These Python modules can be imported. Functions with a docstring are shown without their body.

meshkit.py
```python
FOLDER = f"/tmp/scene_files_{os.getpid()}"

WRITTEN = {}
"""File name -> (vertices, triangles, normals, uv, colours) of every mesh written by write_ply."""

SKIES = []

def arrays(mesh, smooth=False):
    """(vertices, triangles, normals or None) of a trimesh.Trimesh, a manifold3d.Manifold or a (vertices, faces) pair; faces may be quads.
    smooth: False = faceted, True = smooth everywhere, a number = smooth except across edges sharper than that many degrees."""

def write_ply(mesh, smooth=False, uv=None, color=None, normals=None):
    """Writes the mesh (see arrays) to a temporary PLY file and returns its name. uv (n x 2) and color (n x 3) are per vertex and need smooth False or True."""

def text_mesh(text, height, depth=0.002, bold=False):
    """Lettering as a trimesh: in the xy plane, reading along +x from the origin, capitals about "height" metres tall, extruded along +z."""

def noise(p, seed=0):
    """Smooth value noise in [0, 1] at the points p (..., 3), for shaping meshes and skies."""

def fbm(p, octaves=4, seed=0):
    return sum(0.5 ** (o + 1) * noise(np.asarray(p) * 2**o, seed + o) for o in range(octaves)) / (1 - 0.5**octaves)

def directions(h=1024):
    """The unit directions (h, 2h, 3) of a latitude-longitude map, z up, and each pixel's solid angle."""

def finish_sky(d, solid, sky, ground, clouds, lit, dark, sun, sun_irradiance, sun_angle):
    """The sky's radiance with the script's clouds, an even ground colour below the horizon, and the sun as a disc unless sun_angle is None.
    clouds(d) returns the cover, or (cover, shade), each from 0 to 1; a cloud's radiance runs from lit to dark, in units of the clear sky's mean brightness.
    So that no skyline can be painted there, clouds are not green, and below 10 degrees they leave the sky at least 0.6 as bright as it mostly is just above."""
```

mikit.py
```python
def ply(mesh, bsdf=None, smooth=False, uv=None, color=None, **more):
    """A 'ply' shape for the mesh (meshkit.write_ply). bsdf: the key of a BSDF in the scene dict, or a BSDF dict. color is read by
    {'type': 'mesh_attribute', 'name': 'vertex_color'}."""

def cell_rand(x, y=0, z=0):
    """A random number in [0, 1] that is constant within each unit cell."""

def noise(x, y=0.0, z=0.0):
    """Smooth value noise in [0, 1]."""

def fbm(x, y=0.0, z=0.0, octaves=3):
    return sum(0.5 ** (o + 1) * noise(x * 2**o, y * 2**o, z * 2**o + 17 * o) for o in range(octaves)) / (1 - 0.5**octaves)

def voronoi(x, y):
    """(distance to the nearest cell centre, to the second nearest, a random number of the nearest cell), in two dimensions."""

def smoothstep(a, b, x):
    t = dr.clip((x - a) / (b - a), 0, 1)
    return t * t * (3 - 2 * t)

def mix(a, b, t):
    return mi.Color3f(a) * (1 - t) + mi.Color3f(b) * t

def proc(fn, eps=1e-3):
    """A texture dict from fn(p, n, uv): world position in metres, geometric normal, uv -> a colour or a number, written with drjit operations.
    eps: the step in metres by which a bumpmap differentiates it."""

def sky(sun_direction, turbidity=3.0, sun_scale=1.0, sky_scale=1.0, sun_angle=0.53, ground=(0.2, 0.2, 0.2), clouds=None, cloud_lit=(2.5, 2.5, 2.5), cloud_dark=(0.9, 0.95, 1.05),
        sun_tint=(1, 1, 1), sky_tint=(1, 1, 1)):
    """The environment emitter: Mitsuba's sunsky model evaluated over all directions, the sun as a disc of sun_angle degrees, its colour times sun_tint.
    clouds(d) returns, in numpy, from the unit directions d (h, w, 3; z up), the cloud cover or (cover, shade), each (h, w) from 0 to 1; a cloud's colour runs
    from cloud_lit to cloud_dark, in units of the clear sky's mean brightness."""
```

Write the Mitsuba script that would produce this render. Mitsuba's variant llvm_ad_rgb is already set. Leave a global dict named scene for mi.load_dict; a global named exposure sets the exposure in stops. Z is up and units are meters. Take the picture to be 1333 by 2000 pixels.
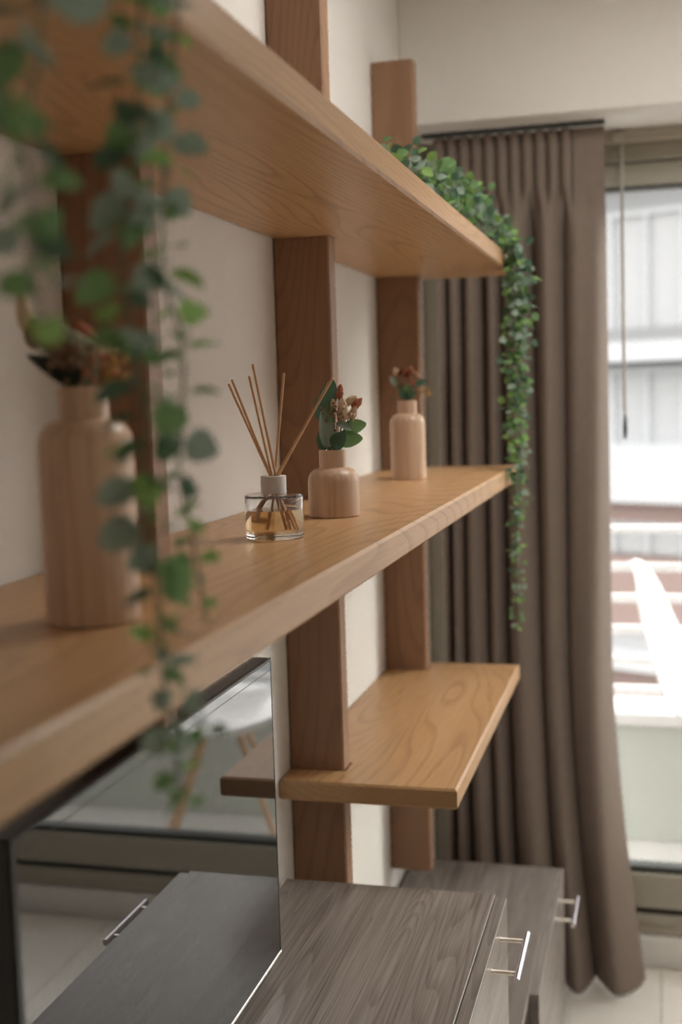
import math, random
import numpy as np, trimesh, mitsuba as mi, drjit as dr, mikit, meshkit
from mikit import noise, fbm, smoothstep, mix
from shapely.geometry import Polygon, box as sbox

T = mi.ScalarTransform4f
V = lambda *a: np.array(a, float)
scene, labels = {}, {}
rng = np.random.default_rng(7)

# ------------------------------------------------------------------ camera, sky, exposure
EYE = V(0.6183, 0.0, 1.5876)
FWD = V(-0.25475, 0.96218, -0.09645)
UP = V(0.00383, 0.10074, 0.99491)
scene['camera'] = {'type': 'thinlens', 'to_world': T().look_at(origin=EYE.tolist(), target=(EYE + FWD).tolist(), up=UP.tolist()),
                   'fov': math.degrees(2 * math.atan(666.5 / 2360)), 'fov_axis': 'x', 'aperture_radius': 0.0066, 'focus_distance': 1.58,
                   'near_clip': 0.02, 'far_clip': 400.0}


def overcast(d):
    c = meshkit.fbm(d * 3.0 + 5.0, 4)
    return np.ones(d.shape[:2]), np.clip((c - 0.3) * 0.9, 0, 1)


scene['sky'] = mikit.sky((0.68, 0.62, 0.36), turbidity=4.0, sun_scale=0.045, sun_angle=16.0, sun_tint=(0.74, 1.0, 1.5), sky_scale=1.0, ground=(0.22, 0.21, 0.2), clouds=overcast,
                         cloud_lit=(1.02, 1.0, 0.97), cloud_dark=(0.86, 0.84, 0.82))
exposure = 5.45

# ------------------------------------------------------------------ materials
def rgb(*c): return {'type': 'rgb', 'value': list(c)}


def mat(name, d): scene['mat_' + name] = d


def M(name): return 'mat_' + name


def principled(color, rough=0.5, **k):
    return {'type': 'twosided', 'bsdf': {'type': 'principled', 'base_color': color if isinstance(color, dict) else rgb(*color), 'roughness': rough, **k}}


def plank(p, along, dark, mid, light, scale=1.0):
    if along == 'y':
        a, b, c = p.x, p.z, p.y
    else:
        a, b, c = p.x, p.y, p.z
    wob = fbm(a * 5, c * 1.0, b * 5 + 3.1)
    h = (fbm(a * 5.5 + 7, c * 0.8, b * 7 + wob * 0.5, 2) * 30 + wob * 3.0) * scale
    fr = h - dr.floor(h)
    line = smoothstep(0.55, 0.93, fr) * (1 - smoothstep(0.93, 1.0, fr))
    fine = noise(a * 420, c * 16, b * 420)
    tone = fbm(a * 9, c * 0.9, b * 9 + 11)
    col = mix(mid, light, dr.clip(tone * 1.5 - 0.25, 0, 1))
    col = mix(col, dark, dr.clip(line * 0.25 + (fine - 0.5) * 0.22 + 0.06, 0, 1))
    return col


def wood_shelf(p, n, uv): return plank(p, 'y', (0.20, 0.10, 0.045), (0.40, 0.228, 0.108), (0.46, 0.278, 0.140))
def wood_post(p, n, uv): return plank(p, 'z', (0.13, 0.065, 0.036), (0.25, 0.135, 0.077), (0.31, 0.175, 0.10), 0.9)


def wood_grey(p, n, uv):
    wob = fbm(p.x * 9, p.y * 1.5, p.z * 9)
    h = fbm(p.x * 16 + 2, p.y * 0.9, p.z * 14, 2) * 26 + wob * 2.0
    fr = h - dr.floor(h)
    line = smoothstep(0.4, 0.95, fr) * (1 - smoothstep(0.95, 1.0, fr))
    fine = noise(p.x * 500, p.y * 12, p.z * 500)
    streak = fbm(p.x * 40, p.y * 2.0, p.z * 40)
    return mix((0.245, 0.215, 0.198), (0.085, 0.07, 0.062), dr.clip(line * 0.28 + (fine - 0.5) * 0.45 + (streak - 0.5) * 0.7 + 0.28, 0, 1))


def wood_vase(p, n, uv):
    st = fbm(p.x * 260, p.y * 260, p.z * 7)
    br = fbm(p.x * 55, p.y * 55, p.z * 4 + 3)
    return mix((0.66, 0.47, 0.34), (0.40, 0.25, 0.16), dr.clip(st * 1.0 + br * 0.85 - 0.58, 0, 1))


def cloth(p, n, uv):
    w = noise(p.x * 900, p.y * 900, p.z * 60) * 0.5 + noise(p.x * 60, p.y * 60, p.z * 900) * 0.5
    return mix((0.185, 0.145, 0.122), (0.25, 0.20, 0.17), w)


def wall_paint(p, n, uv):
    return mix((0.74, 0.71, 0.675), (0.78, 0.75, 0.715), fbm(p.x * 2, p.y * 2, p.z * 2))


def tile_col(p, n, uv):
    return mix((0.66, 0.63, 0.57), (0.74, 0.71, 0.65), fbm(p.x * 7, p.y * 7, 1.0))


mat('shelf', principled(mikit.proc(wood_shelf), 0.36, specular=0.45))
mat('post', principled(mikit.proc(wood_post), 0.45, specular=0.4))
mat('grey', principled(mikit.proc(wood_grey), 0.3, specular=0.6))
mat('vase', principled(mikit.proc(wood_vase), 0.33, specular=0.4))
mat('cloth', principled(mikit.proc(cloth), 0.9, specular=0.15, sheen=0.5))
mat('wall', {'type': 'twosided', 'bsdf': {'type': 'diffuse', 'reflectance': mikit.proc(wall_paint)}})
mat('tile', principled(mikit.proc(tile_col), 0.22, specular=0.5))
mat('white', principled((0.76, 0.75, 0.72), 0.45))
mat('grout', principled((0.42, 0.40, 0.36), 0.8))
mat('olive', principled((0.36, 0.335, 0.27), 0.45))
mat('olive_dark', principled((0.045, 0.05, 0.045), 0.5))
mat('taupe', principled((0.44, 0.39, 0.32), 0.5))
mat('chrome', {'type': 'twosided', 'bsdf': {'type': 'roughconductor', 'material': 'Cr', 'alpha': 0.12}})
mat('steel', {'type': 'twosided', 'bsdf': {'type': 'roughconductor', 'specular_reflectance': rgb(0.92, 0.86, 0.78), 'alpha': 0.2}})
mat('black', principled((0.012, 0.012, 0.013), 0.35))
mat('screen', {'type': 'plastic', 'diffuse_reflectance': rgb(0.006, 0.007, 0.008), 'int_ior': 2.55})
mat('bezel', principled((0.012, 0.014, 0.014), 0.3, specular=0.4))
mat('pane', {'type': 'thindielectric', 'int_ior': 1.5})
mat('glass', {'type': 'dielectric', 'int_ior': 1.5})
mat('liquid', {'type': 'dielectric', 'int_ior': 1.38, 'ext_ior': 1.5, 'specular_transmittance': rgb(0.985, 0.91, 0.75)})
mat('liquid_top', {'type': 'dielectric', 'int_ior': 1.38, 'specular_transmittance': rgb(0.98, 0.91, 0.76)})
mat('collar', principled((0.64, 0.61, 0.60), 0.6))
mat('reed', principled((0.58, 0.36, 0.20), 0.6))


def leaf_mat(c, trans=0.7):
    return {'type': 'principledthin', 'base_color': rgb(*c), 'roughness': 0.27, 'diff_trans': trans, 'spec_trans': 0.0, 'eta': 1.45}


LEAF = ['leaf_dark', 'leaf_mid', 'leaf_sage', 'leaf_lime']
mat('leaf_dark', leaf_mat((0.095, 0.165, 0.11)))
mat('leaf_mid', leaf_mat((0.18, 0.31, 0.135), 0.8))
mat('leaf_sage', leaf_mat((0.29, 0.37, 0.305), 0.6))
mat('leaf_lime', leaf_mat((0.27, 0.44, 0.15), 0.9))
mat('stem', principled((0.10, 0.13, 0.07), 0.6))
mat('bloom_cream', principled((0.62, 0.47, 0.34), 0.85))
mat('bloom_rust', principled((0.40, 0.145, 0.085), 0.8))
mat('bloom_brown', principled((0.21, 0.125, 0.08), 0.85))
mat('bloom_gold', principled((0.42, 0.24, 0.07), 0.8))
mat('bloom_grey', principled((0.36, 0.38, 0.28), 0.85))
mat('leaf_dry', leaf_mat((0.05, 0.06, 0.045), 0.3))
mat('facade', {'type': 'diffuse', 'reflectance': rgb(0.53, 0.55, 0.565)})
mat('facade_grey', {'type': 'diffuse', 'reflectance': rgb(0.40, 0.41, 0.42)})
mat('facade_line', {'type': 'diffuse', 'reflectance': rgb(0.28, 0.285, 0.29)})
mat('brick', {'type': 'diffuse', 'reflectance': rgb(0.33, 0.245, 0.225)})
mat('far_glass', principled((0.42, 0.43, 0.44), 0.25, specular=0.5))
mat('render_wall', {'type': 'twosided', 'bsdf': {'type': 'diffuse', 'reflectance': rgb(0.58, 0.61, 0.57)}})
mat('balcony_floor', {'type': 'twosided', 'bsdf': {'type': 'diffuse', 'reflectance': rgb(0.62, 0.61, 0.58)}})
mat('shell', principled((0.8, 0.8, 0.8), 0.3))

# ------------------------------------------------------------------ helpers
def numbered(key, base=None):
    pool = set(scene) | set(labels)
    taken = lambda k: any(x == k or x.startswith(k + '__') for x in pool)
    if not taken(key): return key
    i = 1
    while taken(f'{key}_{i:03d}'): i += 1
    return f'{key}_{i:03d}'


def thing(name, label, cat, group=None, kind=None):
    key = numbered(name)
    labels[key] = {'label': label, 'category': cat}
    if group: labels[key]['group'] = group
    if kind: labels[key]['kind'] = kind
    return key


PART_N = {}


def put(parent, name, shape, label=None, kind=None):
    base = f'{parent}__{name}' if parent else name
    n = PART_N.get(base, 0)
    PART_N[base] = n + 1
    key = base if n == 0 else f'{base}_{n:03d}'
    scene[key] = shape
    if label or kind:
        labels[key] = {}
        if label: labels[key]['label'] = label
        if kind: labels[key]['kind'] = kind
    return key


def add(parent, name, mesh, m, smooth=30, label=None, kind=None):
    return put(parent, name, mikit.ply(mesh, M(m), smooth=smooth), label, kind)


def single(name, mesh, m, label, cat, group=None, smooth=30, kind=None):
    key = numbered(name)
    scene[key] = mikit.ply(mesh, M(m), smooth=smooth)
    labels[key] = {'label': label, 'category': cat}
    if group: labels[key]['group'] = group
    if kind: labels[key]['kind'] = kind
    return key


def struct(name, mesh, m, label=None, smooth=False):
    scene[name] = mikit.ply(mesh, M(m), smooth=smooth)
    labels[name] = {'kind': 'structure', 'label': label or name.replace('_', ' ')}
    return name


def bx(x0, x1, y0, y1, z0, z1, c=0.0):
    """A box, its edges chamfered by c."""
    lo, hi = V(x0, y0, z0), V(x1, y1, z1)
    if c <= 0:
        m = trimesh.creation.box(extents=hi - lo)
        m.apply_translation((lo + hi) / 2)
        return m
    pts = []
    for sx in (0, 1):
        for sy in (0, 1):
            for sz in (0, 1):
                p = V(*(hi[i] if s else lo[i] for i, s in enumerate((sx, sy, sz))))
                d = V(*(-1 if s else 1 for s in (sx, sy, sz))) * c
                for k in range(3):
                    e = d.copy(); e[k] = 0
                    pts.append(p + e)
    return trimesh.convex.convex_hull(np.array(pts))


def lathe(profile, sections=64):
    m = trimesh.creation.revolve(np.array(profile, float), sections=sections)
    return m


def cat(*ms): return trimesh.util.concatenate(list(ms))


def moved(m, p):
    m = m.copy(); m.apply_translation(p); return m


def tube(points, radii, sides=8, caps=True):
    p = np.asarray(points, float)
    r = np.broadcast_to(radii, (len(p),))
    t = np.gradient(p, axis=0)
    t /= np.linalg.norm(t, axis=1, keepdims=True) + 1e-12
    ref = V(0, 0, 1) if abs(t[0, 2]) < 0.8 else V(1, 0, 0)
    a = np.cross(t, ref); a /= np.linalg.norm(a, axis=1, keepdims=True) + 1e-12
    b = np.cross(t, a)
    ang = np.arange(sides) * 2 * np.pi / sides
    v = p[:, None] + r[:, None, None] * (np.cos(ang)[None, :, None] * a[:, None] + np.sin(ang)[None, :, None] * b[:, None])
    v = v.reshape(-1, 3)
    f = []
    n = len(p)
    for i in range(n - 1):
        for j in range(sides):
            k = (j + 1) % sides
            f += [[i * sides + j, i * sides + k, (i + 1) * sides + k], [i * sides + j, (i + 1) * sides + k, (i + 1) * sides + j]]
    if caps:
        v = np.vstack([v, p[:1], p[-1:]])
        for j in range(sides):
            k = (j + 1) % sides
            f += [[n * sides, k, j], [n * sides + 1, (n - 1) * sides + j, (n - 1) * sides + k]]
    m = trimesh.Trimesh(v, np.array(f), process=False)
    return m


def smooth_line(pts, n):
    """Catmull-Rom through the points, n samples evenly by length."""
    from scipy.interpolate import CubicSpline
    p = np.asarray(pts, float)
    d = np.r_[0, np.cumsum(np.linalg.norm(np.diff(p, axis=0), axis=1))]
    cs = CubicSpline(d, p)
    return cs(np.linspace(0, d[-1], n)), d[-1]


def frame_matrix(origin, x, y, z):
    m = np.eye(4)
    m[:3, 0], m[:3, 1], m[:3, 2], m[:3, 3] = x, y, z, origin
    return T(m.tolist())


def unit(v): return np.asarray(v, float) / (np.linalg.norm(v) + 1e-12)


# ------------------------------------------------------------------ room shell
XR, YB, YW, YF, ZC = 3.7, -2.4, 3.02, 3.29, 2.62
struct('wall_left', bx(-0.15, 0, YB, YF + .1, -0.05, ZC), 'wall', 'off-white painted wall behind the wooden shelves')
struct('wall_right', bx(XR, XR + .15, YB, YF + .1, -0.05, ZC), 'wall')
struct('wall_rear', bx(-0.15, XR + .15, YB - .15, YB, -0.05, ZC), 'wall')
struct('ceiling', bx(-0.15, XR + .15, YB - .15, YF + .1, ZC, ZC + .15), 'wall')
struct('trim_1', bx(0, XR, YW, YF + .1, 2.246, ZC, 0.002), 'wall', 'painted bulkhead above the window')
struct('floor', bx(-0.15, XR + .15, YB - .15, YF + .1, -0.08, -0.006), 'grout', 'beige tiled floor')
ts = 0.6
for i in range(-1, 9):
    for j in range(0, 10):
        x0, y0 = 0.6183 + (i - 1) * ts, 3.27 - (j + 1) * ts
        xa, xb, ya, yb = max(x0, 0.0), min(x0 + ts, XR), max(y0, YB), min(y0 + ts, YF)
        if xb - xa > .03 and yb - ya > .03 and y0 + ts <= YF + .01:
            add('floor', 'tile', bx(xa + .0015, xb - .0015, ya + .0015, yb - .0015, -0.006, 0, 0.0008), 'tile', False)

# window_1: sliding glass door in the far wall
g1 = struct('window_1', cat(bx(0.0, 0.07, YF - .02, YF + .08, 0.08, 2.246), bx(XR - .07, XR, YF - .02, YF + .08, 0.08, 2.246)), 'olive', 'sliding balcony window with olive frame')
def wpart(name, m, mt): add('window_1', name, m, mt, False)
wpart('head_rail', bx(0.07, XR - .07, YF - .02, YF + .08, 2.214, 2.2455, .001), 'taupe')
wpart('upper_frame', bx(0.07, XR - .07, YF + .006, YF + .08, 2.170, 2.2135, .001), 'olive')
wpart('sash_rail', bx(0.07, XR - .07, YF + .022, YF + .07, 2.108, 2.166, .002), 'olive')
wpart('gasket', bx(0.07, XR - .07, YF + .026, YF + .07, 2.099, 2.1078), 'olive_dark')
wpart('gasket', bx(0.07, XR - .07, YF + .026, YF + .07, 0.254, 0.271), 'olive_dark')
wpart('sash_rail', bx(0.07, XR - .07, YF + .012, YF + .07, 0.158, 0.2538, .002), 'olive')
wpart('gap_seal', bx(0.07, XR - .07, YF + .03, YF + .07, 0.140, 0.158), 'olive_dark')
wpart('lower_frame', bx(0.07, XR - .07, YF + .004, YF + .08, 0.118, 0.140, .001), 'olive')
wpart('track', bx(0.07, XR - .07, YF + .016, YF + .08, 0.084, 0.1178, .001), 'taupe')
wpart('sill', bx(0.0, XR, YF - .004, YF + .1, -0.02, 0.08, .002), 'white')
for xs in (1.66, 2.72):
    wpart('stile', bx(xs, xs + .06, YF + .014, YF + .068, 0.271, 2.099, .002), 'olive')
for k, (xa, xb) in enumerate(((0.07, 1.66), (1.72, 2.72), (2.78, XR - .07))):
    pm = trimesh.Trimesh(V([xa, YF + .045, .271], [xb, YF + .045, .271], [xb, YF + .045, 2.099], [xa, YF + .045, 2.099]), [[0, 1, 2], [0, 2, 3]], process=False)
    wpart('pane', pm, 'pane')

# ceiling lamp of the room
CL = thing('ceiling_lamp', 'round flush ceiling lamp with a frosted diffuser', 'lamp')
cl = lathe([(.0, 0), (.36, 0), (.37, .01), (.37, .055), (0, .055)], 64); cl.apply_translation([0.85, 2.05, ZC - .056])
add(CL, 'housing', cl, 'white', 30)
dm = trimesh.creation.cylinder(radius=.34, height=.012, sections=64); dm.apply_translation([0.85, 2.05, ZC - .063])
put(CL, 'diffuser', {**mikit.ply(dm, M('white'), smooth=30), 'emitter': {'type': 'area', 'radiance': rgb(0.28, 0.271, 0.255)}})

# ------------------------------------------------------------------ wooden wall shelving
U = thing('wooden_shelving', 'wide wooden wall shelving with thick planks on upright posts along the white wall', 'shelf unit')
D, PD, PW = 0.300, 0.0961, 0.0416
POST = [1.1922, 1.9413, 2.6995]
def board(y0, y1, z0, z1, depth, posts):
    pg = sbox(0.001, y0, depth, y1)
    for yp in posts:
        pg = pg.difference(sbox(-.1, yp - .0006, PD + .0006, yp + PW + .0006))
    c = 0.0036
    lo = trimesh.creation.extrude_polygon(pg.buffer(-c, join_style=2), (z1 - z0), engine='earcut')
    mid = trimesh.creation.extrude_polygon(pg, (z1 - z0) - 2 * c, engine='earcut')
    # chamfer: loft between the inset and the full outline
    ring = np.array(pg.exterior.coords)[:-1]; inset = np.array(pg.buffer(-c, join_style=2).exterior.coords)[:-1]
    if len(ring) != len(inset):
        mid.apply_translation([0, 0, z0 + c]); return mid
    off = np.argmin(np.linalg.norm(inset - ring[0], axis=1)); inset = np.roll(inset, -off, 0)
    if np.linalg.norm(inset[1] - ring[1]) > 4 * c: inset = np.roll(inset[::-1], 1, 0)
    from shapely.geometry import Polygon as P2
    n = len(ring)
    vs, fs = [], []
    for z, rr in ((z0, inset), (z0 + c, ring), (z1 - c, ring), (z1, inset)):
        vs += [[a, b, z] for a, b in rr]
    for k in range(3):
        for i in range(n):
            j = (i + 1) % n
            fs += [[k * n + i, k * n + j, (k + 1) * n + j], [k * n + i, (k + 1) * n + j, (k + 1) * n + i]]
    v2, f2 = trimesh.creation.triangulate_polygon(P2(inset), engine='earcut')
    base = len(vs)
    vs += [[a, b, z0] for a, b in v2] + [[a, b, z1] for a, b in v2]
    fs += [[base + a, base + c_, base + b] for a, b, c_ in f2] + [[base + len(v2) + a, base + len(v2) + b, base + len(v2) + c_] for a, b, c_ in f2]
    m = trimesh.Trimesh(vs, fs, process=True)
    m.fix_normals()
    return m
ZU0, ZU1, ZM0, ZM1, ZL0, ZL1 = 1.8473, 1.885, 1.3767, 1.4142, 0.9153, 0.9497
add(U, 'shelf', board(-0.35, 2.802, ZU0, ZU1, D, POST), 'shelf', False, 'upper long wooden shelf seen from below')
add(U, 'shelf', board(-0.35, 2.802, ZM0, ZM1, D, POST), 'shelf', False, 'middle long wooden shelf carrying the vases')
add(U, 'shelf', board(1.8733, 2.7812, ZL0, ZL1, 0.3018, POST[1:]), 'shelf', False, 'short lower wooden shelf above the low cabinet')
for yp, z0, z1 in ((POST[0], 0.80, 2.45), (POST[1], 0.45, 2.52), (POST[2], 0.4667, 2.3207)):
    add(U, 'post', bx(0.0008, PD, yp, yp + PW, z0, z1, 0.003), 'post', False)

# ------------------------------------------------------------------ cabinets
def pull_handle(parent, x, z, y0, y1, f0, f1, xf, r=0.0052):
    bar = trimesh.creation.cylinder(radius=r, height=y1 - y0, sections=20)
    bar.apply_transform(trimesh.transformations.rotation_matrix(math.pi / 2, [1, 0, 0])); bar.apply_translation([x, (y0 + y1) / 2, z])
    h = add(parent, 'handle', bar, 'chrome', 30, 'polished metal bar handle')
    for f in (f0, f1):
        s = trimesh.creation.cylinder(radius=0.0036, height=x - xf, sections=14)
        s.apply_transform(trimesh.transformations.rotation_matrix(math.pi / 2, [0, 1, 0])); s.apply_translation([(x + xf) / 2, f, z])
        add(h, 'standoff', s, 'steel')
K1 = thing('cabinet', 'tall grey wood-grain cabinet beneath the television', 'cabinet')
add(K1, 'body', bx(0.012, 0.3610, 0.06, 1.8688, 0.0, 0.764), 'grey', False)
add(K1, 'top_panel', bx(0.010, 0.3610, 0.055, 1.8690, 0.7642, 0.782, .0008), 'grey', False)
ys = [1.8685, 1.2665, 0.6645, 0.0600]
for a, b in zip(ys[:-1], ys[1:]):
    d = add(K1, 'door', bx(0.3618, 0.3800, b + .0015, a - .0015, 0.05, 0.7785, .0008), 'grey', False)
    pull_handle(d, 0.4185, 0.747, a - .2135, a - .0585, a - .1895, a - .0835, 0.38)
K2 = thing('cabinet', 'low grey wood-grain cabinet next to the curtain, with an open niche', 'cabinet')
add(K2, 'body', cat(bx(0.012, 0.366, 2.9215, 2.939, 0, .384), bx(0.012, 0.366, 2.29, 2.307, 0.0, .384), bx(0.012, 0.366, 1.8705, 1.888, 0, .384),
                    bx(0.012, 0.366, 1.888, 2.9215, 0, .03), bx(0.012, 0.024, 1.888, 2.9215, .03, .384)), 'grey', False)
add(K2, 'top_panel', bx(0.010, 0.366, 1.8705, 2.9395, 0.3842, 0.4008, .0008), 'grey', False)
d = add(K2, 'door', bx(0.3668, 0.3859, 2.292, 2.939, 0.03, 0.4003, .0008), 'grey', False)
pull_handle(d, 0.427, 0.381, 2.662, 2.815, 2.687, 2.790, 0.3859)

# ------------------------------------------------------------------ television
TVX, TY0, TY1, TZ0, TZ1 = 0.0988, 0.862, 1.5601, 0.806, 1.2299
tv = thing('television', 'slim black flat television with glossy reflective screen above the grey cabinet', 'television')
add(tv, 'housing', cat(bx(0.070, 0.0965, TY0, TY1, TZ0, TZ1, .002), bx(0.046, 0.0702, TY0 + .12, TY1 - .12, TZ0 + .03, TZ1 - .12, .004)), 'black', False)
bz = 0.0042
add(tv, 'bezel', cat(bx(0.0966, TVX + .0004, TY0, TY1, TZ1 - bz, TZ1, .0006),                      bx(0.0966, TVX + .0004, TY0, TY0 + .009, TZ0 + bz, TZ1 - bz, .0006), bx(0.0966, TVX + .0004, TY1 - bz, TY1, TZ0 + bz, TZ1 - bz, .0006)), 'bezel', False)
add(tv, 'bottom_trim', bx(0.0966, TVX + .0012, TY0, TY1, TZ0, TZ0 + bz, .0008), 'steel', False, 'thin silver trim along the lower edge')
add(tv, 'screen', bx(0.0966, TVX, TY0 + .009, TY1 - bz, TZ0 + bz, TZ1 - bz), 'screen', False)
add(tv, 'panel_seam', bx(TVX - .0002, TVX + .0003, TY0 + .009, TY1 - bz, TZ1 - .0165, TZ1 - .0157), 'bezel', False)
add(tv, 'wall_bracket', bx(0.001, 0.0458, 1.08, 1.34, 0.95, 1.10), 'black', False)

# ------------------------------------------------------------------ vases
def vase(label, cx, cy, r, hs, hn, htop, rn, lip=0.0):
    """body radius r with a rounded shoulder from hs to hn, neck radius rn up to htop."""
    k = thing('wooden_vase', label, 'vase', 'pale wooden bottle vases on the middle shelf')
    prof = [(0, 0), (r - .003, 0), (r - .0008, .0008), (r, .003), (r, hs)]
    w = r - rn
    for a in np.linspace(0, math.pi / 2, 9)[1:]:
        prof.append((r - (w * .93) * (1 - math.cos(a)), hs + (hn - hs) * math.sin(a)))
    prof += [(rn + .0006, hn + .0006), (rn, hn + .002), (rn, htop - .0015), (rn - .001, htop), (rn - .0035, htop), (rn - .0045, htop - .001), (rn - .0045, htop - .03), (0, htop - .03)]
    m = lathe(prof, 72)
    m.apply_translation([cx, cy, ZM1])
    add(k, 'body', m, 'vase', 40)
    return V(cx, cy, ZM1 + htop)
m1 = vase('tall pale wooden bottle vase nearest the camera, left on the shelf', 0.181, 0.871, 0.0376, 0.139, 0.160, 0.186, 0.0195)
m2 = vase('short squat pale wooden vase beside the reed diffuser', 0.166, 1.671, 0.0368, 0.0500, 0.0695, 0.0955, 0.0196)
m3 = vase('small pinkish tall wooden vase farthest along the middle shelf', 0.129, 2.393, 0.0352, 0.112, 0.1315, 0.158, 0.0192)
for k in list(labels):
    if k.startswith('wooden_vase'): labels[k].pop('group', None)

# ------------------------------------------------------------------ leaves
def leaf_mesh(length, width, cup=0.18, tip=0.0, bend=0.12, n=11):
    """A round leaf in the xy plane, its stalk at the origin, growing along +x; z is its upper side."""
    xs = (1 - np.cos(np.linspace(0.0, np.pi, n))) / 2
    prof = np.sin(np.pi * xs ** (0.78 - 0.1 * tip)) ** (0.62 + .3 * tip)
    prof[0] = 0.06; prof[-1] = 0.0
    v = []
    for x, w in zip(xs, prof):
        z0 = -bend * length * x * x
        for s in (-1, -0.5, 0, 0.5, 1):
            v.append([x * length, s * w * width / 2, z0 + cup * width * (abs(s) * w) ** 1.5 * .5])
    f = []
    for i in range(n - 1):
        for j in range(4):
            a = i * 5 + j
            f += [[a, a + 5, a + 6], [a, a + 6, a + 1]]
    # stalk
    b = len(v)
    t = 0.03 * width
    v += [[-0.22 * length, -t, 0], [-0.22 * length, t, 0], [0.05 * length, t, 0.0], [0.05 * length, -t, 0.0]]
    f += [[b, b + 3, b + 2], [b, b + 2, b + 1]]
    return trimesh.Trimesh(v, f, process=False)
LEAFM = [leaf_mesh(1, .92), leaf_mesh(1, .80, .25), leaf_mesh(1, 1.02, .12, bend=.2), leaf_mesh(1, .74, .3, .4)]
LEAFP = [[mikit.ply(m, M(c), smooth=True) for c in LEAF] for m in LEAFM]


def leaf_matrix(at, direction, normal, size):
    x = unit(direction)
    z = unit(normal - x * np.dot(normal, x))
    y = np.cross(z, x)
    return frame_matrix(at, x * size, y * size, z * size)


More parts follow.
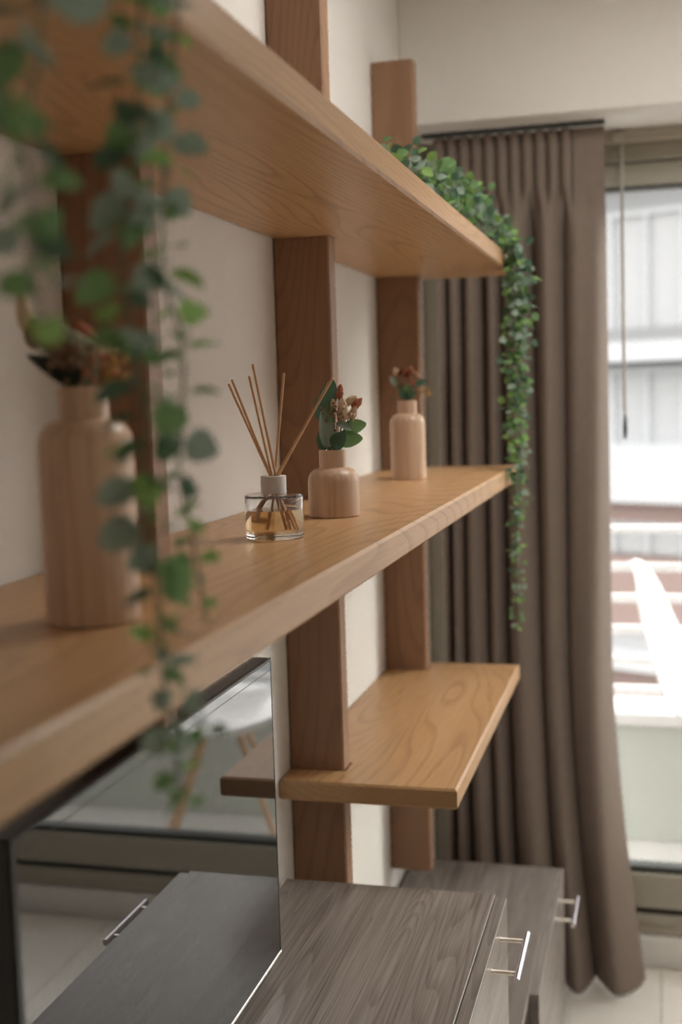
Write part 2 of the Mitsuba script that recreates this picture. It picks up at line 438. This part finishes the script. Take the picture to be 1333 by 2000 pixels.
def garland(root, lines, size, step, seed, weights, limit=300, face=1.0):
    """Hanging stems with opposite pairs of round leaves. Each leaf is an entry; those past the limit make one part."""
    r = np.random.default_rng(seed)
    entries, stems = [], []
    for pts, sc, st, spread in lines:
        line, L = smooth_line(pts, 200)
        sk = add(root, 'stem', tube(line[::4], 0.0011, 6), 'stem', True)
        n = int(L / (step * st))
        phase = r.random() * 6
        for i in range(n):
            u = (i + .6) / n
            k = min(int(u * 199), 197)
            p, t = line[k], unit(line[k + 1] - line[k])
            a = unit(np.cross(t, V(0.3, 0.95, 0.05))); b = np.cross(t, a)
            ang0 = phase + i * (math.pi / 2) + r.normal(0, .35)
            for s in (0, math.pi):
                if r.random() < .06: continue
                ang = ang0 + s + r.normal(0, .25)
                d = a * math.cos(ang) + b * math.sin(ang)
                el = r.normal(0.15, .35)
                d = unit(d * math.cos(el) + t * math.sin(el))
                nn = unit(-t * 0.5 + r.normal(0, .6, 3) + V(0.1, -.55, 0.2) * face)
                taper = 1.0 - 0.45 * max(0, (u - .72) / .28)
                sz = size * sc * taper * r.uniform(.72, 1.12)
                off = p + d * sz * .2 * spread + (r.normal(0, .004 * spread, 3) if spread > 1 else 0)
                c = int(r.choice(4, p=weights)); mm = int(r.integers(4))
                entries.append((sk, mm, c, leaf_matrix(off, d, nn, sz), off))
    order = sorted(range(len(entries)), key=lambda i: np.linalg.norm(entries[i][4] - EYE))
    keep = set(order[:limit])
    rest = []
    for i, (sk, mm, c, mtx, _) in enumerate(entries):
        if i in keep:
            put(sk, 'leaf', {**LEAFP[mm][c], 'to_world': mtx})
        else:
            q = LEAFM[mm].copy(); q.apply_transform(np.array(mtx.matrix, float)); rest.append((c, q))
    for c in range(4):
        part = [q for k, q in rest if k == c]
        if part: put(root, 'foliage', mikit.ply(cat(*part), M(LEAF[c]), smooth=False), 'small leaves deeper in the garland', 'stuff')
    return len(entries)


# foreground trailing plant, hanging over the front edge of the upper shelf
G1 = thing('hanging_eucalyptus', 'blurred trailing eucalyptus hanging over the upper shelf closest to the camera', 'trailing plant')
strand_a = [(0.285, .66, 1.905), (0.335, .635, 1.893), (0.356, .62, 1.825), (0.351, .62, 1.787), (0.348, .62, 1.753), (0.345, .62, 1.721), (0.338, .62, 1.688), (0.333, .62, 1.661), (0.336, .62, 1.633), (0.341, .62, 1.605), (0.344, .62, 1.574),
            (0.341, .62, 1.54), (0.344, .62, 1.503), (0.347, .62, 1.468), (0.348, .62, 1.43), (0.353, .62, 1.395), (0.355, .62, 1.371), (0.361, .62, 1.354)]
strand_b = [(0.285, .70, 1.905), (0.335, .68, 1.893), (0.355, .67, 1.837), (0.352, .67, 1.801), (0.348, .67, 1.773), (0.343, .67, 1.741), (0.339, .67, 1.701), (0.337, .67, 1.666), (0.339, .67, 1.648), (0.346, .67, 1.63), (0.347, .67, 1.597),
            (0.344, .67, 1.567), (0.342, .67, 1.542), (0.346, .67, 1.521), (0.35, .67, 1.496), (0.354, .67, 1.465), (0.356, .67, 1.450)]
strand_l = [(0.28, .55, 1.905), (0.33, .53, 1.893), (0.348, .52, 1.84), (0.345, .52, 1.76), (0.341, .52, 1.737), (0.332, .52, 1.713), (0.336, .52, 1.685), (0.333, .52, 1.661), (0.336, .52, 1.64), (0.338, .52, 1.621)]
side = [(0.353, .62, 1.412), (0.362, .622, 1.408), (0.374, .624, 1.402)]
garland(G1, [(strand_a, 1.0, .95, 1.0), (strand_b, .9, 1.15, 1.0), (strand_l, 1.3, 1.2, 1.0), (side, .7, .6, 1.0)], 0.0225, 0.0106, 11, [.17, .37, .25, .21])

# far garland over the end of the upper shelf
G2 = thing('hanging_eucalyptus', 'dense green leaf garland spilling over the far end of the upper shelf', 'trailing plant')
h0 = [(0.20, 2.10, 1.915), (0.24, 2.28, 1.925), (0.27, 2.42, 1.928), (0.295, 2.54, 1.925), (0.318, 2.605, 1.895)]
hang = [(0.320, 2.62, 1.85), (0.321, 2.625, 1.75), (0.320, 2.625, 1.65), (0.319, 2.625, 1.55), (0.321, 2.625, 1.45), (0.320, 2.625, 1.38), (0.318, 2.625, 1.30), (0.316, 2.625, 1.22)]
tail = [(0.317, 2.625, 1.18), (0.318, 2.625, 1.12), (0.316, 2.625, 1.062)]
sh = lambda pts, dx, dy, dz: [(x + dx, y + dy, z + dz) for x, y, z in pts]
garland(G2, [(h0 + hang + tail, .88, .5, 1.5), (sh(h0, -.03, .05, .035) + sh(hang[:7], .006, .014, -.01), .95, .55, 2.2), (sh(h0, -.06, .09, .02) + sh(hang[:6], .002, -.016, 0), .95, .6, 2.2),
             (sh(h0, -.04, .02, .06) + sh(hang[:4], .012, .006, 0), 1.0, .6, 2.6), (sh(h0[:4], -.02, -.14, .05), 1.0, .6, 2.2), (sh(h0[:4], -.06, .14, .06), 1.0, .6, 2.2)], 0.0215, 0.0125, 23, [.26, .30, .28, .16])

# ------------------------------------------------------------------ dried bouquets
def puff(center, axis, length, width, m, root, name, seed, amp=.10, freq=9):
    s = trimesh.creation.icosphere(subdivisions=3)
    v = s.vertices.copy()
    n = meshkit.fbm(v * freq + seed * 3.7, 2)
    v *= (1 + amp * 2 * (n - .5))[:, None]
    v[:, 2] *= length / 2; taper = 1 - .25 * (v[:, 2] / (length / 2)); v[:, 0] *= width / 2 * taper; v[:, 1] *= width / 2 * taper
    R = trimesh.geometry.align_vectors([0, 0, 1], unit(axis))
    mm = trimesh.Trimesh(v, s.faces, process=False); mm.apply_transform(R); mm.apply_translation(center)
    return add(root, name, mm, m, True)


def cluster(center, radius, n, bead, m, root, name, seed):
    r = np.random.default_rng(seed)
    ms = []
    for _ in range(n):
        b = trimesh.creation.icosphere(subdivisions=1, radius=bead * r.uniform(.6, 1.2))
        b.apply_translation(center + r.normal(0, radius * .5, 3)); ms.append(b)
    return add(root, name, cat(*ms), m, True)


def petal_head(center, axis, size, m, root, name, seed, n=26):
    r = np.random.default_rng(seed); ms = []
    R = trimesh.geometry.align_vectors([0, 0, 1], unit(axis))
    for i in range(n):
        lm = leaf_mesh(size * r.uniform(.5, .8), size * .32, .4, .6, -.3)
        a = i * 2.4; e = .2 + 1.2 * i / n
        lm.apply_transform(trimesh.transformations.rotation_matrix(-e, [0, 1, 0])); lm.apply_transform(trimesh.transformations.rotation_matrix(a, [0, 0, 1])); ms.append(lm)
    q = cat(*ms); q.apply_transform(R); q.apply_translation(center)
    return add(root, name, q, m, True)


class Bunch:
    """Places pieces in centimetres right, up and towards the viewer of a vase mouth."""
    def __init__(self, root, mouth):
        self.root, self.o = root, mouth
        h = unit(V(mouth[0] - EYE[0], mouth[1] - EYE[1], 0))
        self.r, self.c = V(h[1], -h[0], 0), -h
    shift = 0.0
    def at(self, a, b, c=0):
        a = a + self.shift * min(1.0, abs(b) / 2.0); return self.o + (self.r * a + V(0, 0, 1) * b + self.c * c) * .01
    def dir(self, a, b, c=0): return unit(self.r * a + V(0, 0, 1) * b + self.c * c)
    def stem(self, a, b, c=0):
        e = self.at(a, b, c); s = self.o + V(0, 0, -.026) + self.r * np.clip(a, -1, 1) * .004
        mid = self.o + self.r * np.clip(a, -1.2, 1.2) * .006 + self.c * np.clip(c, -1.2, 1.2) * .006 + V(0, 0, .002)
        line, _ = smooth_line([s, mid, (mid + e) / 2 + V(0, 0, .002), e], 12)
        add(self.root, 'stem', tube(line, 0.0007, 6), 'stem', True)
    def leaf(self, a, b, c, da, db, dc, length, width, m, na=0, nb=.3, nc=1, shape=0):
        d = self.dir(da, db, dc); L = length * .01
        lm = LEAFM[shape]
        start = self.at(a, b, c) - d * L / 2
        mt = np.eye(4); z = self.dir(na, nb, nc); z = unit(z - d * np.dot(z, d)); y = np.cross(z, d)
        ratio = (width / length) / {0: .92, 1: .80, 2: 1.02, 3: .74}[shape]
        put(self.root, 'leaf', {**mikit.ply(lm, M(m), smooth=True), 'to_world': frame_matrix(start, d * L, y * L * ratio, z * L)})
        s = (start - self.o) * 100
        self.stem(s.dot(self.r), s[2], s.dot(self.c))


B2 = thing('dried_bouquet', 'small bunch of eucalyptus leaves with cream and rust dried flowers in the squat vase', 'bouquet')
b = Bunch(B2, m2)
b.leaf(-.3, 8.0, -.6, .15, 1, 0, 4.4, 2.7, 'leaf_dark', -.25, .1, 1, 2)
b.leaf(-1.7, 5.8, -.2, -.35, 1, 0, 3.6, 1.9, 'leaf_dark', -.7, .2, .7, 1)
b.leaf(-.9, 3.0, .8, -.06, 1, .1, 5.4, 2.3, 'leaf_sage', .35, .1, 1, 1)
b.leaf(-.2, 5.2, .1, .1, 1, .0, 3.6, 1.5, 'leaf_mid', .5, .1, 1, 3)
b.leaf(3.3, 3.3, 1.0, 1, .35, .2, 3.2, 2.3, 'leaf_mid', -.1, .4, 1, 2)
b.leaf(2.5, 1.5, 1.4, .9, .15, .3, 3.5, 2.5, 'leaf_mid', 0, .35, 1, 2)
b.leaf(.9, 1.4, 1.7, .5, .6, .4, 3.0, 2.4, 'leaf_dark', -.1, .25, 1, 0)
b.leaf(1.8, 3.4, 1.1, .8, -.35, .2, 2.4, 1.3, 'leaf_sage', .2, .5, .9, 1)
b.leaf(-1.5, 1.2, .3, -.4, 1, .2, 2.6, 1.6, 'leaf_dark', -.3, .2, 1, 1)
for (a, u, c, da, db, L, W, m, nm, sd) in ((1.6, 5.6, .5, .05, 1, 3.4, 1.5, 'bloom_cream', 'grass_plume', 1), (2.9, 7.0, .0, .8, .6, 1.9, 1.1, 'bloom_cream', 'grass_plume', 2), (3.1, 5.2, .4, .4, 1, 2.2, 1.1, 'bloom_cream', 'grass_plume', 6),
                                         (1.3, 8.2, -.2, .15, 1, 2.1, .95, 'bloom_rust', 'flower_bud', 3), (3.7, 6.5, .2, .8, .8, 1.9, 1.1, 'bloom_rust', 'flower_bud', 4), (.3, 6.6, .1, .0, 1, 1.3, .8, 'bloom_cream', 'grass_plume', 5)):
    puff(b.at(a, u, c), b.dir(da, db, .1), L * .01, W * .01, m, B2, nm, sd, .34, 14)
    b.stem(a - da * L * .45, u - db * L * .45, c)
cluster(b.at(.4, 5.0, .8), .015, 44, .0018, 'bloom_brown', B2, 'seed_cluster', 4); b.stem(.5, 4.9, .6)
cluster(b.at(3.0, 5.0, .7), .009, 20, .0014, 'bloom_cream', B2, 'seed_cluster', 5); b.stem(3.0, 5.0, .7)

B3 = thing('dried_bouquet', 'tiny bunch of red, cream and golden dried flowers in the farthest vase', 'bouquet')
b = Bunch(B3, m3)
petal_head(b.at(.2, 5.0, .3), b.dir(0, .6, 1), .022, 'bloom_rust', B3, 'flower_head', 1); b.stem(.2, 4.6, .1)
petal_head(b.at(-1.0, 5.4, .1), b.dir(-.5, .6, 1), .016, 'bloom_rust', B3, 'flower_head', 2); b.stem(-1, 5, .1)
petal_head(b.at(1.6, 5.0, .2), b.dir(.6, .6, 1), .017, 'bloom_cream', B3, 'flower_head', 3); b.stem(1.5, 4.7, .1)
puff(b.at(-2.1, 5.9, 0), b.dir(-.4, 1), .017, .012, 'bloom_cream', B3, 'grass_plume', 7, .16, 11); b.stem(-2.0, 5.1, 0)
puff(b.at(.8, 6.2, -.2), b.dir(.2, 1), .016, .011, 'bloom_rust', B3, 'flower_bud', 8, .16, 11); b.stem(.7, 5.5, -.2)
cluster(b.at(-.8, 3.6, .4), .013, 30, .002, 'bloom_brown', B3, 'seed_cluster', 9); b.stem(-.8, 3.6, .3)
cluster(b.at(.9, 3.4, .5), .013, 26, .002, 'bloom_rust', B3, 'seed_cluster', 12); b.stem(.9, 3.2, .3)
cluster(b.at(4.0, 1.9, .3), .012, 26, .0021, 'bloom_gold', B3, 'seed_cluster', 10); b.stem(3.9, 1.9, .2)
b.leaf(-2.6, 4.0, .2, -.7, 1, .1, 2.4, 1.4, 'leaf_sage', -.2, .3, 1, 1)
b.leaf(2.8, 3.5, .2, 1, .5, .2, 2.3, 1.5, 'leaf_dark', 0, .4, 1, 0)
b.leaf(-.9, 1.5, .8, -.4, 1, .3, 2.8, 1.6, 'leaf_dark', -.1, .2, 1, 1)
b.leaf(.9, 1.6, .8, .5, 1, .3, 2.8, 1.8, 'leaf_dark', .1, .2, 1, 0)
b.leaf(.0, 2.4, .9, .1, 1, .3, 2.6, 1.6, 'leaf_mid', .1, .2, 1, 1)

B1 = thing('dried_bouquet', 'brown and sage dried flower bunch leaning left from the nearest vase', 'bouquet')
b = Bunch(B1, m1); b.shift = .7
puff(b.at(-4.8, 5.6, 0), b.dir(-.2, 1), .031, .013, 'bloom_cream', B1, 'grass_plume', 1, .16, 9); b.stem(-4.7, 4.3, 0)
puff(b.at(-4.3, 4.3, .2), b.dir(-.1, 1), .026, .013, 'bloom_brown', B1, 'grass_plume', 2, .16, 9); b.stem(-4.2, 3.2, .1)
puff(b.at(-.5, 2.9, .5), b.dir(-.75, 1), .036, .017, 'bloom_grey', B1, 'flower_bud', 3, .12, 6); b.stem(.3, 1.6, .3)
puff(b.at(-.3, 3.9, -.2), b.dir(-.6, 1), .026, .015, 'bloom_rust', B1, 'flower_bud', 4, .14, 8); b.stem(.1, 2.8, -.2)
puff(b.at(-2.4, 3.0, .1), b.dir(-1, .6), .034, .016, 'bloom_brown', B1, 'flower_bud', 5, .16, 9); b.stem(-1.3, 2.0, 0)
puff(b.at(-2.0, 4.0, -.2), b.dir(-.8, .8), .03, .016, 'bloom_grey', B1, 'flower_bud', 8, .14, 9); b.stem(-1.2, 3.0, -.2)
cluster(b.at(-1.2, 1.7, .8), .017, 46, .0028, 'bloom_brown', B1, 'seed_cluster', 6); b.stem(-1.2, 1.7, .6)
cluster(b.at(.5, 1.8, .6), .013, 36, .0026, 'bloom_rust', B1, 'seed_cluster', 7); b.stem(.5, 1.6, .4)
cluster(b.at(.9, 2.7, .1), .008, 16, .0028, 'bloom_cream', B1, 'seed_cluster', 8); b.stem(.8, 2.5, .1)
cluster(b.at(2.2, .8, .4), .011, 30, .0026, 'bloom_gold', B1, 'seed_cluster', 9); b.stem(2.0, .8, .3)
b.leaf(-2.6, 1.3, .6, -1, .75, .2, 4.6, 1.7, 'leaf_dry', -.3, .6, .8, 3)
b.leaf(-1.0, .9, 1.0, -.8, .5, .3, 2.6, 1.4, 'leaf_dry', -.1, .5, 1, 1)
b.leaf(.4, .8, 1.1, .4, .6, .4, 2.0, 1.4, 'bloom_grey', 0, .4, 1, 0)
b.leaf(-1.2, 2.8, .4, -.8, .6, .3, 2.4, 1.2, 'leaf_dry', -.2, .8, .6, 3)

# ------------------------------------------------------------------ reed diffuser
JX, JY = 0.159, 1.414
RD = thing('reed_diffuser', 'round glass reed diffuser with amber liquid and a white collar', 'diffuser')
lv = 0.0355
outer = [(0, 0), (.0325, 0), (.0350, .0010), (.0361, .0032), (.0361, .0515), (.0354, .0536), (.0336, .0546), (.0160, .0552), (.0150, .0560), (.0150, .066), (.0118, .066), (.0118, .0528), (.0310, .0522), (.0330, .0510), (.0337, .0490), (.0337, lv)]
glass = lathe(outer, 96)
liq_side = lathe([(0, .0068), (.0310, .0068), (.0330, .0080), (.0337, .0105), (.0337, lv)], 96)
liq_top = lathe([(.0337, lv), (0, lv)], 96)
def outward(m, want):
    """Orients an open lathed surface by the sign of one known face."""
    if want(m) < 0: m.invert()
    return m
glass = outward(glass, lambda m: m.face_normals[np.argmax(m.triangles_center[:, 0])][0])
liq_side = outward(liq_side, lambda m: m.face_normals[np.argmax(m.triangles_center[:, 0])][0])
liq_top = outward(liq_top, lambda m: m.face_normals[0][2])
for m in (glass, liq_side, liq_top): m.apply_translation([JX, JY, ZM1 + .0002])
add(RD, 'bottle', glass, 'glass', 35, 'clear round glass bottle')
lq = add(RD, 'liquid', liq_side, 'liquid', 35, 'amber perfume liquid')
add(lq, 'surface', liq_top, 'liquid_top', False)
col = lathe([(.0118, .0625), (.0153, .0625), (.0153, .0556), (.0158, .0554), (.0158, .0760), (.0150, .0768), (.0085, .0768), (.0085, .0700), (.0118, .0700), (.0118, .0625)], 64)
col.apply_translation([JX, JY, ZM1 + .0002])
add(RD, 'collar', col, 'collar', 35, 'matte white collar')
tips = [((.104, 1.418, 1.605), 'leftmost'), ((.112, 1.408, 1.610), ''), ((.1305, 1.420, 1.614), ''), ((.139, 1.410, 1.628), 'tallest'), ((.177, 1.414, 1.616), ''), ((.2405, 1.406, 1.608), ''), ((.2330, 1.4185, 1.604), '')]
RL = ['thin wooden reed stick farthest left in the diffuser', 'second wooden reed stick from the left in the diffuser', 'third wooden reed stick from the left, just left of the tallest', 'tallest wooden reed stick in the glass diffuser',
      'nearly upright wooden reed stick right of the tallest', 'wooden reed stick leaning far right, upper of the crossing pair', 'wooden reed stick leaning far right, lower of the touching pair']
neck_off = [(-.0045, .002), (-.002, -.004), (-.0030, .0030), (.0036, -.001), (.0004, .0056), (.0052, -.0042), (.0062, .0012)]
for (tip, _), lab, (ox, oy) in zip(tips, RL, neck_off):
    tpt, npt = V(*tip), V(JX + ox, JY + oy, ZM1 + .0768)
    dd = (npt - tpt) / (npt[2] - tpt[2])
    zb = ZM1 + .0105
    e = npt + dd * (zb - npt[2])
    rad = math.hypot(e[0] - JX, e[1] - JY)
    if rad > .0305:
        lo, hi = 0.0, 1.0
        for _i in range(40):
            t_ = (lo + hi) / 2; w_ = npt + (e - npt) * t_
            if math.hypot(w_[0] - JX, w_[1] - JY) > .0305: hi = t_
            else: lo = t_
        e = npt + (e - npt) * lo
    ln = np.array([e + (tpt - e) * u for u in np.linspace(0, 1, 4)])
    single('reed_stick', tube(ln, .0016, 10), 'reed', lab, 'reed')

# ------------------------------------------------------------------ curtain
CU = thing('curtain', 'taupe pleated curtain hanging beside the balcony window', 'curtain')
vx = np.array([.06, .088, .126, .182, .228, .312, .384, .49]); vs_ = (vx - .06) / .43
def folds(s):
    i = np.clip(np.searchsorted(vs_, s, 'right') - 1, 0, len(vs_) - 2)
    t = (s - vs_[i]) / (vs_[i + 1] - vs_[i])
    amp = np.array([.6, .9, 1, .9, 1.15, 1.0, .85])[i]
    return amp * (np.sin(np.pi * t) ** .75) - .25
ns, nz = 420, 90
S, Z = np.meshgrid(np.linspace(0, 1, ns), np.r_[np.linspace(0, .82, 50), np.linspace(.825, 1, 40)], indexing='ij')
ZT = 2.230
head = meshkit.noise(np.stack([S * 0, S * 0, S * 0], -1)) * 0
tz = np.clip((Z - .905) / .035, 0, 1); tz = tz * tz * (3 - 2 * tz)
ph = S * 11.0 / .82
headp = np.where(S < .82, np.abs(np.sin(np.pi * ph)) ** .6, .55) - .3
flare = np.clip((.40 - Z) / .40, 0, 1) ** 1.6
X = .06 + S * .43 + flare * (S - .10) * .085 + (1 - Z) * .012 * S
ydrift = .006 * np.sin(S * 19 + Z * 3.0) + .006 * np.sin(S * 41 - Z * 5 + 1)
pin = np.exp(-((Z - .915) / .018) ** 2)
Yc = 3.152 - (1 - tz) * folds(np.clip(S + .010 * np.sin(Z * 5) * np.sin(S * 9), 0, 1)) * (.074 + .03 * flare) * (1 - .5 * pin) - tz * headp * .026 + ydrift * (1 - tz) - .012 * tz
X = X + pin * .004 * np.sin(2 * np.pi * ph) * (S < .82)
right = np.clip((S - .93) / .07, 0, 1)
Yc = Yc + right ** 2 * .02 * (1 - tz)
Zz = .012 + Z * (ZT - .012)
P = np.stack([X, Yc, Zz], -1)
du, dv = np.gradient(P, axis=0), np.gradient(P, axis=1)
N = np.cross(du, dv); N /= np.linalg.norm(N, axis=-1, keepdims=True) + 1e-12
def sheet(Pa, Pb):
    n0, n1 = Pa.shape[:2]
    v = np.vstack([Pa.reshape(-1, 3), Pb.reshape(-1, 3)])
    i, j = np.meshgrid(np.arange(n0 - 1), np.arange(n1 - 1), indexing='ij')
    a = (i * n1 + j).ravel(); k = n0 * n1
    q = np.stack([a, a + n1, a + n1 + 1, a + 1], -1)
    f = [q, (q + k)[:, ::-1]]
    for e in ([np.arange(n1)], [np.arange(n1) + (n0 - 1) * n1], [np.arange(n0) * n1], [np.arange(n0) * n1 + n1 - 1]):
        e = e[0]
        f.append(np.stack([e[:-1], e[1:], e[1:] + k, e[:-1] + k], -1))
    f = np.vstack(f)
    return trimesh.Trimesh(v, np.vstack([f[:, [0, 1, 2]], f[:, [0, 2, 3]]]), process=False)
add(CU, 'drape', sheet(P + N * .0008, P - N * .0008), 'cloth', 50)
tr = bx(0.03, 0.492, 3.13, 3.16, 2.2375, 2.2455, .001)
single('curtain_track', tr, 'olive_dark', 'dark slim track under the ceiling edge above the pleated curtain', 'curtain track')

# cord of the blind
CD = thing('blind_cord', 'thin hanging cord with a dark tassel in front of the window', 'blind cord')
cy = 3.262
line, _ = smooth_line([(.529, cy, 2.214), (.5295, cy, 1.9), (.531, cy, 1.65), (.5325, cy, 1.52)], 24)
add(CD, 'cord', tube(line, .0042, 8), 'grout', True)
ts_ = lathe([(0, 0), (.0035, .001), (.0050, .010), (.0062, .028), (.0048, .050), (.0030, .066), (0, .070)], 20); ts_.apply_translation([.533, cy, 1.450])
add(CD, 'tassel', ts_, 'olive_dark', 40)
add(CD, 'cord_holder', bx(.505, .535, cy - .012, cy + .006, 2.2135, 2.2335, .002), 'taupe', False)

# ------------------------------------------------------------------ balcony
struct('floor_balcony', bx(-1.2, 6.4, YF + .1, 4.42, -0.12, 0.05), 'balcony_floor', 'pale balcony floor outside the window')
struct('wall_balcony', bx(-1.2, 6.4, 4.10, 4.28, 0.05, 0.455, .004), 'render_wall', 'low pale balcony parapet')
struct('trim_2', bx(-1.2, 6.4, 4.075, 4.30, 0.4552, 0.498, .004), 'shell', 'white coping on the balcony parapet')
RA = thing('balcony_railing', 'white metal balcony railing of horizontal bars on the low parapet', 'railing')
for z in (.553, .655, .762, .870, .977): add(RA, 'rail', bx(-1.2, 6.4, 4.17, 4.20, z - .015, z + .013, .003), 'shell', False)
add(RA, 'handrail', bx(-1.2, 6.4, 4.16, 4.21, 1.095, 1.118, .004), 'shell', False)
for x in (-.9, .15, 1.35, 2.55, 3.75, 4.95, 6.1): add(RA, 'post', bx(x, x + .04, 4.205, 4.245, .4982, 1.0945, .003), 'shell', False)

CH = thing('shell_chair', 'white moulded shell chair standing on the balcony at the right edge', 'chair')
# back and seat: one curved sheet, facing right (+x)
prof, _ = smooth_line([(.545, 1.035), (.575, 1.015), (.64, .90), (.72, .72), (.80, .575), (.90, .50), (1.06, .49), (1.20, .525), (1.27, .515)], 40)
nw = 21
Uu = np.linspace(-1, 1, nw)
hw = np.interp(np.linspace(0, 1, 40), [0, .04, .12, .35, .6, .85, .96, 1], [.02, .07, .13, .20, .25, .245, .21, .17])
tg = np.gradient(prof, axis=0); tg /= np.linalg.norm(tg, axis=1, keepdims=True)
nr = np.stack([-tg[:, 1] * -1, tg[:, 0] * 1], -1)
lift = np.interp(np.linspace(0, 1, 40), [0, .2, .5, .8, 1], [.02, .06, .09, .05, .02])
Pc = np.zeros((40, nw, 3))
for i in range(40):
    o = lift[i] * np.abs(Uu) ** 2.4
    Pc[i, :, 0] = prof[i, 0] + nr[i, 0] * o; Pc[i, :, 2] = prof[i, 1] + nr[i, 1] * o; Pc[i, :, 1] = 3.76 + hw[i] * Uu
du, dv = np.gradient(Pc, axis=0), np.gradient(Pc, axis=1); Nc = np.cross(du, dv); Nc /= np.linalg.norm(Nc, axis=-1, keepdims=True)
ca, sa = math.cos(math.radians(-12)), math.sin(math.radians(-12))
def turn(p):
    q = np.array(p, float).copy(); dx, dy = q[..., 0] - .60, q[..., 1] - 3.76
    q[..., 0] = .60 + dx * ca - dy * sa; q[..., 1] = 3.80 + dx * sa + dy * ca
    return q
Pc, Nc = turn(Pc), None
du, dv = np.gradient(Pc, axis=0), np.gradient(Pc, axis=1); Nc = np.cross(du, dv); Nc /= np.linalg.norm(Nc, axis=-1, keepdims=True)
add(CH, 'shell', sheet(Pc + Nc * .004, Pc - Nc * .004), 'shell', 50)
for sx, sy in ((-1, -1), (-1, 1), (1, -1), (1, 1)):
    add(CH, 'leg', tube(turn(V([1.0 + sx * .06, 3.76 + sy * .06, .485], [1.0 + sx * .22, 3.76 + sy * .19, .05])), [.012, .009], 10), 'reed')

# ------------------------------------------------------------------ building across the street
BD = thing('apartment_building', 'white apartment building with banded floors across the street', 'building')
RB = T().translate([0.6, 24.0, 0]).rotate([0, 0, 1], -24)
Rm = np.array(RB.matrix, float)
def far(parent, name, m, mt, label=None):
    m.apply_transform(Rm); return add(parent, name, m, mt, False, label)
HX = 9.0
far(BD, 'wall', bx(-HX, HX, .6, 9, -9.5, 5.7), 'facade_grey')
for k in range(-3, 1):
    o = 3.02 * k
    if k != -1: far(BD, 'parapet', bx(-HX, HX, -.25, .6, 2.06 + o, 2.44 + o), 'facade')
    if k != -1: far(BD, 'slab_edge', bx(-HX, HX, -.1, .6, 2.44 + o, 2.70 + o), 'facade_line' if k == 0 else 'facade_grey')
    nwin = 12
    for i in range(nwin):
        x0 = -HX + i * 1.5 + .35
        z0, z1 = (2.70 + o, 4.98 + o)
        if k == -1: z0 = .45
        if k < -1:
            z0 = 4.30 + o
        w = far(BD, 'window', cat(bx(x0 - .04, x0 + .04, .38, .6, z0, z1), bx(x0 + 1.46, x0 + 1.5, .38, .6, z0, z1), bx(x0 + .72, x0 + .78, .38, .6, z0, z1), bx(x0 - .04, x0 + 1.5, .38, .6, z1 - .1, z1)), 'facade')
        for j in range(2):
            far(w, 'pane', bx(x0 + .04 + j * .74, x0 + .72 + j * .74, .5, .6, z0, z1 - .1), 'far_glass')
far(BD, 'apron', bx(-HX, HX, -.2, .6, -.66, .45), 'facade', 'white apron band under the windows')
far(BD, 'brick_band', bx(-HX, HX, .3, .6, -1.08, -.662), 'brick', 'red-brown brick band')
far(BD, 'roof', bx(-HX - .3, HX + .3, -.4, 9.2, 5.7, 5.95), 'facade')
far(BD, 'base_wall', bx(-HX, HX, .35, .6, -9.4, -1.80), 'brick', 'red-brown brick lower wall')
